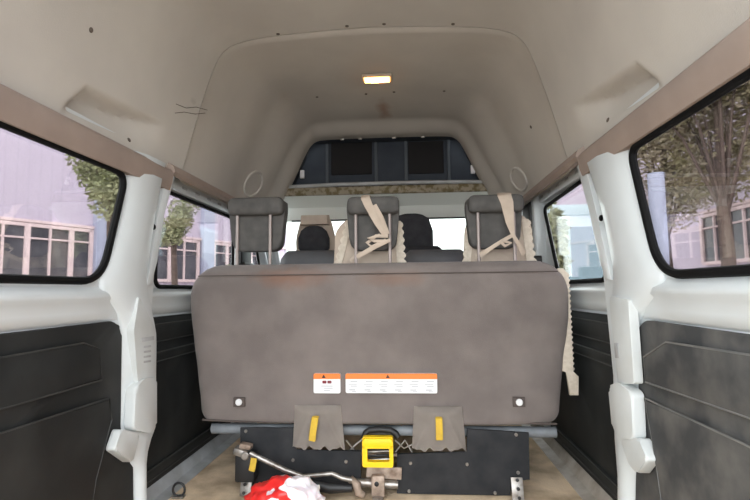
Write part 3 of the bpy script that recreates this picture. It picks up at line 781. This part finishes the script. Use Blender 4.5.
cover('beige lace-edged seat cover tied around the middle headrest', 333, 349, 396, 404, 216, H2[3],
      [([(369, 0), (368, 0), (367, 0), (366, 0), (366, 0), (369, 0), (377, 222, 0), (385, 236, 0)], [.017, .019, .020, .021, .021, .019, .015, .009]),
       ([(374, 205, 2.207), (381, 218, 2.205), (388, 234, 2.203)], [.012, .013, .008]),
       ([(388, 236, 2.20), (376, 236, 2.20), (367, 243, 2.21), (372, 247, 2.21), (386, 240, 2.20)], .008),
       ([(390, 240, 2.20), (376, 246, 2.20), (362, 254, 2.22), (350, 260, 2.27)], [.008, .011, .010, .010]),
       ([(388, 241, 2.20), (374, 241, 2.195), (368, 239, 2.2), (380, 235, 2.195)], .007)])
def side_lace(C):
    y = 2.335
    X_ = lambda px, yy: atY(px, yy, 2.2).x
    x0 = ctr+hw0*.95; x1 = X_(574, 330)
    z0, z1, z2 = atY(575, 268, 2.2).z, atY(575, 372, 2.2).z, atY(575, 396, 2.2).z
    o = [(x0, z0), (x1-.03, z0)] + scallop(x1-.016, z0-.02, x1-.012, z1, 19, .013, 1) + [(x1+.016, z1-.02), (x1+.012, z2), (x1-.025, z2), (x1-.035, z1), (x0, z1)]
    C(MB().poly(o, FY, 2.212, 2.228, .003), 'side_hem', 'lace')
cover('beige lace-edged seat cover tied around the right headrest, its hem hanging beside the bench', 463, 470, 523, 534, 214, H3[3],
      [([(508, 0), (506, 0), (505, 0), (504, 0), (503, 0), (505, 0), (510, 222, 0), (513, 235, 0)], [.022, .026, .030, .032, .031, .028, .019, .008]),
       ([(513, 235, 2.20), (502, 241, 2.20), (488, 250, 2.21), (476, 258, 2.26)], [.008, .008, .009, .013]),
       ([(513, 235, 2.20), (518, 243, 2.20), (524, 254, 2.24)], [.008, .009, .012]),
       ([(500, 241, 2.195), (505, 246, 2.195), (511, 243, 2.2), (504, 241, 2.195)], .007)], side_lace)

# ------------------------------------------------------------------ seats further forward
def seat(label, cx, y, w, ztop, shoulder, m, headpad=None, cov=None, group=None):
    t = thing('passenger_seat', label, 'seat', (cx, y, 0), 0, group)
    prof = [(0, .42), (.0, .75), (.015, ztop-.10), (.03, ztop-.03), (.05, ztop)]
    def ring(z, hw, yc, d):
        return [(hw*math.copysign(abs(math.cos(a))**.45, math.cos(a)), yc+d*math.copysign(abs(math.sin(a))**.6, math.sin(a)), z) for a in (2*PI*k/40 for k in range(40))]
    R = [ring(.40, w*.5, 0, .07), ring(.7, w*.53, 0, .075), ring(ztop-.12, w*.52, -.01, .07), ring(ztop-.05, w*.49, -.015, .06), ring(ztop-.015, w*shoulder, -.02, .045), ring(ztop, w*shoulder*.9, -.02, .025)]
    MB().loft(R).build('backrest', m, t, 60)
    MB().box((0, .17, .38), (w*1.04, .20, .14), .05, seg=3).build('seat_cushion', m, t, 60)
    MB().box((0, .14, .155), (w*.7, .22, .30), .02).build('pedestal', 'black', t)
    if headpad:
        hw, z0, z1 = headpad
        R = [ring(z0, hw*.80, 0, .03), ring(z0+.03, hw, 0, .05), ring(lerp(z0, z1, .55), hw, 0, .055), ring(z1-.035, hw*.82, 0, .05), ring(z1-.01, hw*.55, 0, .035), ring(z1, hw*.3, 0, .02)]
        h = MB().loft(R).build('headrest', 'seat_black', t, 70)
        for sx in (-1, 1): MB().tube([(sx*.07, 0, ztop-.03), (sx*.07, 0, z0+.02)], .007, 8).build('post', 'chrome', h)
    if cov: cov(t)
    return t
q1, q2 = atY(312, 251, 2.88), atY(435, 250, 2.88)
seat('dark grey second-row seat whose top shows between the left and middle bench headrests', q1.x, 2.88, .37, q1.z, .42, 'seat_dark')
seat('dark grey second-row seat whose top shows between the middle and right bench headrests', q2.x, 2.88, .39, q2.z, .42, 'seat_dark')
q3, q4 = atY(314, 226, 3.28), atY(411, 214, 3.28)
def drv_cover(t):
    # cloth hood on the seat's upper part, open at the back
    z1 = atY(314, 214, 3.28).z; z0 = atY(314, 262, 3.28).z
    hw = .125
    o = [(-hw-.015, z0-.15), (hw+.015, z0-.15), (hw+.012, z1-.16), (hw-.02, z1-.03), (hw-.06, z1), (-hw+.06, z1), (-hw+.02, z1-.03), (-hw-.012, z1-.16)]
    MB().poly(rounded(o, .03, 3), FY, .055, .085, .01, 2).build('beige_cover', 'beige', t, 50)
    MB().loft([[(-hw+.03, .0, z1-.07), (hw-.03, .0, z1-.07), (hw-.035, .0, z1-.008), (-hw+.035, .0, z1-.008)], [(-hw+.02, .06, z1-.07), (hw-.02, .06, z1-.07), (hw-.03, .06, z1), (-hw+.03, .06, z1)]]).build('cover_top', 'beige', t, 30)
seat('black driver seat with a beige cover over its headrest', q3.x, 3.28, .44, 1.12, .40, 'seat_black', (.105, 1.13, q3.z), drv_cover)
seat('plain black front passenger seat right of the middle bench headrest', q4.x, 3.28, .44, 1.16, .44, 'seat_black', (.145, 1.12, q4.z))

# ------------------------------------------------------------------ loose things on the floor
b_ = thing('plastic_bag', 'crumpled red and white plastic bag lying on the floor', 'bag', (atY(286, 490, 1.94).x, 1.94, 0))
mb = MB(); r = bmesh.ops.create_icosphere(mb.b, subdivisions=5, radius=1)
for v in r['verts']:
    d0 = v.co.normalized()
    crease = abs(noise.noise(d0*1.9+Vector((3, 1, 0))))*.40 + abs(noise.noise(d0*3.7))*.20
    k = 1-.35*crease*2+.12*noise.noise(d0*1.7)
    v.co = Vector((d0.x*.165*k, d0.y*.11*k, .05+max(-.05, d0.z*.11*k)))
    if d0.z > .5: v.co.z += .02*abs(noise.noise(d0*4))
mb.build('bag_body', 'bag', b_, 180)
mb = MB()
mb.tube([(.0, -.03, .095), (.012, -.045, .13), (.03, -.04, .138), (.04, -.02, .11)], [.02, .022, .018, .012], 8, flat=.2, up=(0, 1, 0)).build('bag_handle', 'bag', b_, 60)
q = atZ(155, 496, .004)
rg = thing('cargo_ring', 'small dark metal tie-down ring on the floor by the left pillar', 'ring', (max(q.x, -.83), q.y, 0))
MB().tube([(.026*math.cos(a), 0, .032+.028*math.sin(a)) for a in (2*PI*k/20 for k in range(20))], .005, 8, loop=True).build('ring_loop', 'black', rg)
MB().box((0, 0, .004), (.05, .03, .008), .002).build('ring_plate', 'steel', rg)

# ------------------------------------------------------------------ outdoors
GZ = -.62
M['ground'] = mat('concrete yard', (176, 168, 160), .9, rgb2=(158, 150, 144), nscale=1.2)
M['lilac'] = mat_stripes('lilac sheet siding', (186, 172, 190), (168, 156, 174), 'Y', 3.2)
M['bluewall'] = mat_stripes('blue lilac sheet siding', (160, 162, 184), (144, 148, 172), 'Y', 2.4)
M['pinkframe'] = mat('pink grey frames', (212, 188, 190), .6)
M['darkpane'] = mat('dark window glass', (62, 62, 70), .15, rgb2=(92, 90, 96), nscale=1.5)
M['bark'] = mat('bark', (102, 84, 78), .9, rgb2=(80, 66, 60), nscale=12)
M['leaf'] = mat('leaves', (112, 116, 80), .7, rgb2=(158, 156, 122), nscale=1.8)
M['leaf2'] = mat('autumn leaves', (124, 116, 78), .7, rgb2=(166, 150, 136), nscale=1.5)
M['grey_van'] = mat('pale van paint', (168, 182, 190), .35, coat=.3)
M['tyre'] = mat('tyre', (28, 28, 29), .8)
M['vanglass'] = mat('van window glass', (108, 128, 138), .08)
gr = struct(MB().box((0, 10, GZ-.05), (80, 80, .1)).build('floor', 'ground', None, 0)); gr.name = 'floor_yard'

def building(label, x0, y0, x1, y1, h, win, face, ledge_z, m='lilac', post=None, sill=.35):
    """long facade from (x0,y0) to (x1,y1), its front facing the van; win: list of (s0,s1) along the facade"""
    a, b = Vector((x0, y0, 0)), Vector((x1, y1, 0)); L = (b-a).length; ang = math.atan2(b.y-a.y, b.x-a.x)
    t = thing('building', label, 'building', (x0, y0, GZ), ang-PI/2)
    # local: +Y runs along the facade, face = sign of the local x side that looks at the van
    MB().box((-face*2.5, L/2, h/2), (5, L, h)).build('wall', m, t, 0)
    MB().box((face*.04, L/2, ledge_z), (.14, L, .09), .01).build('ledge', 'pinkframe', t, 30)
    for s0, s1 in win:
        zc = ledge_z-.07; zlo = sill
        fr = MB()
        for s in (s0, s1): fr.box((face*.05, s, (zc+zlo)/2), (.10, .12, zc-zlo))
        n = max(1, round((s1-s0)/.66))
        for k in range(1, n): fr.box((face*.05, lerp(s0, s1, k/n), (zc+zlo)/2), (.09, .15 if k % 2 else .06, zc-zlo))
        fr.box((face*.05, (s0+s1)/2, zc-.04), (.10, s1-s0, .10)); fr.box((face*.05, (s0+s1)/2, zlo), (.10, s1-s0, .10)); fr.box((face*.05, (s0+s1)/2, zc-.42), (.08, s1-s0, .05))
        w = fr.build('window', 'pinkframe', t, 0)
        MB().box((face*.01, (s0+s1)/2, (zc+zlo)/2), (.05, s1-s0, zc-zlo)).build('pane', 'darkpane', w, 0)
    if post:
        for s, wd in post: MB().box((face*.12, s, h/2), (.24, wd, h), .02).build('corner_post', 'bluewall', t, 0)
    MB().box((-face*2.5, L/2, h+.08), (5.3, L+.3, .16)).build('roof', 'sill', t, 0)
    return t
# left: facade about 7 m away, toeing in
fy = lambda y: -11+.47*(y-13.3)
FS = lambda y: (y-6.9)*1.105
building('long lilac metal-clad workshop with dark windows seen through the left windows', fy(6.9), 6.9, fy(24), 24, 7.5, [(FS(10.6), FS(15.1)), (FS(17.2), FS(19.0)), (FS(19.75), FS(23))], 1, 3.62, 'lilac', [(FS(15.55), .85), (FS(19.38), .55)], 1.95)
building('long lilac shed with pale window frames seen through the big right window', 9.6, -8, 9.0, 30, 8, [(18, 23.7), (26, 30)], -1, 3.75, 'lilac', None, 2.2)

def leaf_mesh(centres, n, size):
    b = bmesh.new()
    for _ in range(n):
        c, r = random.choice(centres)
        d0 = Vector((random.gauss(0, 1), random.gauss(0, 1), random.gauss(0, 1))).normalized()
        p = Vector(c)+Vector((d0.x*r[0], d0.y*r[1], d0.z*r[2]))*random.random()**.4
        s = size*random.uniform(.6, 1.3)
        u = Vector((random.gauss(0, 1), random.gauss(0, 1), random.gauss(0, .6))).normalized()
        w = u.cross(Vector((random.gauss(0, 1), random.gauss(0, 1), random.gauss(0, 1)))).normalized()
        n3 = u.cross(w)
        vs = [b.verts.new(p+u*s), b.verts.new(p+w*s*.42+n3*s*.1), b.verts.new(p-u*s*.9), b.verts.new(p-w*s*.42+n3*s*.1)]
        b.faces.new(vs)
    me = bpy.data.meshes.new('foliage'); b.to_mesh(me); b.free(); return me
def tree(label, x, y, trunk_h, crown_r, crown_h, n, size, m, tr=.10, group=None):
    t = thing('tree', label, 'tree', (x, y, GZ), 0, group)
    mb = MB()
    mb.tube([(0, 0, 0), (.02, .02, trunk_h*.5), (-.03, 0, trunk_h), (0, .03, trunk_h+crown_h*.6)], [tr*1.3, tr, tr*.85, tr*.3], 10)
    mb.build('trunk', 'bark', t)
    cs = []
    for k in range(11):
        a = k*2.4; rr = crown_r*.62*math.sqrt((k+.5)/11); zz = trunk_h+crown_h*(.15+.75*random.random())
        c = (rr*math.cos(a), rr*math.sin(a), zz)
        cs.append((c, (crown_r*.45, crown_r*.45, crown_h*.24)))
        MB().tube([(0, 0, trunk_h*.95), (c[0]*.5, c[1]*.5, lerp(trunk_h, c[2], .6)), c], [tr*.3, tr*.18, tr*.06], 6).build('branch', 'bark', t)
    link('foliage', leaf_mesh(cs, n, size), m, t)
    return t
def at_ground(px, d):                                      # where a thing stands: along the sight line of a pixel column, d metres ahead
    v = ray(px, 250); return CAM.x+v.x*d/v.y, d
x, y = at_ground(111, 8); tree('green leafy tree at the right end of the big left window', x, y, 2.75, .78, 1.9, 5200, .055, 'leaf', .07)
x, y = at_ground(175, 11); tree('round-crowned street tree with a bare trunk in the second left window', x, y, 2.55, .55, 1.15, 3600, .045, 'leaf', .075)
x, y = at_ground(228, 14); tree('small green tree far off in the second left window', x, y, 1.0, .5, 1.2, 1500, .06, 'leaf', .05)
x, y = at_ground(728, 9.5); tree('big brownish tree filling the big right window', x, y, 2.9, 2.1, 4.2, 24000, .07, 'leaf2', .13)
x, y = at_ground(668, 14.6); tree('farther sparse tree at the left end of the big right window', x, y, 3.0, 1.35, 4.6, 9000, .075, 'leaf2', .12)
x, y = at_ground(546, 5.0); tree('dark green tree beside the pale van in the second right window', x, y, .6, .25, 1.75, 2200, .05, 'leaf', .05)
x, y = at_ground(660, 4.9)
pl = thing('lamp_post', 'pale blue grey post outside the big right window', 'post', (x, y, GZ))
MB().tube([(0, 0, 0), (0, 0, 2.6)], .075, 14).build('shaft', 'bluewall', pl)
MB().box((0, 0, .03), (.4, .4, .06), .01).build('base_plate', 'sill', pl)

# pale van parked alongside
vx, vy = 2.84, 8.6
van = thing('parked_van', 'pale van parked outside the second right window', 'van', (vx, vy, GZ))
def vring(y, zlo, zhi, hw, top):
    return [(-hw, y, zlo), (hw, y, zlo), (hw, y, zhi*.55), (top, y, zhi-.08), (top-.1, y, zhi), (-top+.1, y, zhi), (-top, y, zhi-.08), (-hw, y, zhi*.55)]
van.scale = (.82, .9, 1.16)
MB().loft([vring(-2.35, .4, .95, .84, .80), vring(-2.2, .3, 1.15, .92, .86), vring(-1.75, .28, 1.32, .95, .88), vring(-1.15, .28, 2.05, .95, .82), vring(-.6, .28, 2.45, .95, .80), vring(2.3, .28, 2.48, .95, .80), vring(2.45, .4, 2.35, .92, .78)]).build('body', 'grey_van', van, 30)
MB().poly([(-.78, 0), (.78, 0), (.70, .95), (-.70, .95)], lambda u, v, d: Vector((u, -1.76+v*.63+d*.8, 1.36+v*.74-d)), .012, -.02).build('windscreen', 'vanglass', van, 0)
for sx in (-1, 1):
    MB().poly(rounded([(-1.0, 1.42), (-.15, 1.42), (-.15, 1.98), (-.75, 1.98)], .06, 3), lambda u, v, d: Vector((sx*(.905+d-(v-1.42)*.10), u, v)), .035, -.03).build('side_window', 'vanglass', van)
    MB().poly(rounded([(.0, 1.42), (2.1, 1.42), (2.1, 1.98), (.0, 1.98)], .06, 3), lambda u, v, d: Vector((sx*(.905+d-(v-1.42)*.10), u, v)), .035, -.03).build('side_window', 'vanglass', van)
    MB().box((sx*1.08, -1.35, 1.45), (.16, .10, .26), .03).build('mirror', 'black', van)
    MB().box((sx*.66, -2.33, .82), (.30, .10, .18), .03).build('headlamp', 'paper', van)
    for yy in (-1.5, 1.5):
        w = MB().tube([(sx*.72, yy, .33), (sx*.75, yy, .33), (sx*.93, yy, .33), (sx*.96, yy, .33)], [.28, .33, .33, .28], 24).build('wheel', 'tyre', van)
        MB().disc((sx*.955, yy, .33), (sx, 0, 0), .2, .02, 16).build('hub', 'steel', w)

# ------------------------------------------------------------------ groups of repeats, labels of parts that look different
GR = {'panel': 'black lining panels on the side walls', 'belt cover': 'white belt covers on the pillars', 'seat cover': 'beige covers on the bench headrests',
      'seat': 'seats in front of the bench', 'sun visor': 'sun visors under the header', 'tree': 'trees outside the windows', 'building': 'sheds outside the windows'}
PL = {'latch_frame': 'yellow plastic latch frame', 'pull_strap': 'yellow pull strap', 'frame_tube': 'blue grey tube', 'frame_skirt': 'black plastic skirt with bright bolts', 'post': 'bare metal post',
      'warning_sticker': 'white sticker with an orange band', 'snap_button': 'white snap button', 'release_rod': 'bent steel rod', 'cover_flap': 'lighter grey cloth flap', 'lace_edge': 'scalloped cream lace'}
for o in COL.objects:
    c = o.get('category')
    if c in GR and 'group' not in o: o['group'] = GR[c]
    k = o.name.split('.')[0]
    if o.parent and k in PL: o['label'] = PL[k]

# ------------------------------------------------------------------ light
wd = bpy.data.worlds.new('sky'); sc.world = wd; wd.use_nodes = True
nt = wd.node_tree; N = nt.nodes; L = nt.links
bg = N['Background']
tc = N.new('ShaderNodeTexCoord'); sp = N.new('ShaderNodeSeparateXYZ'); L.new(tc.outputs['Generated'], sp.inputs[0])
# bright hazy sky: brighter behind the open tailgate, extra strength added to fill the cabin
mr = N.new('ShaderNodeMapRange'); mr.inputs['From Min'].default_value = .2; mr.inputs['From Max'].default_value = -1
mr.inputs['To Min'].default_value = 2.0; mr.inputs['To Max'].default_value = 3.6; mr.interpolation_type = 'SMOOTHSTEP'
L.new(sp.outputs['Y'], mr.inputs['Value']); L.new(mr.outputs[0], bg.inputs['Strength'])
bg.inputs['Color'].default_value = (.93, .975, 1.0, 1)

# ------------------------------------------------------------------ camera and view
cd = bpy.data.cameras.new('camera'); cam = bpy.data.objects.new('camera', cd); COL.objects.link(cam)
cd.sensor_width = 36; cd.lens = F/750*36; cd.clip_start = .02
cam.matrix_world = Matrix.Translation(CAM) @ (ROT @ Matrix(((1, 0, 0), (0, 0, -1), (0, 1, 0)))).to_4x4()
sc.camera = cam
sc.view_settings.view_transform = 'Standard'; sc.view_settings.look = 'None'
sc.view_settings.gamma = 1; sc.view_settings.use_curve_mapping = False
sc.view_settings.exposure = .75
sc.cycles.diffuse_bounces = 8; sc.cycles.max_bounces = 16; sc.cycles.transparent_max_bounces = 16
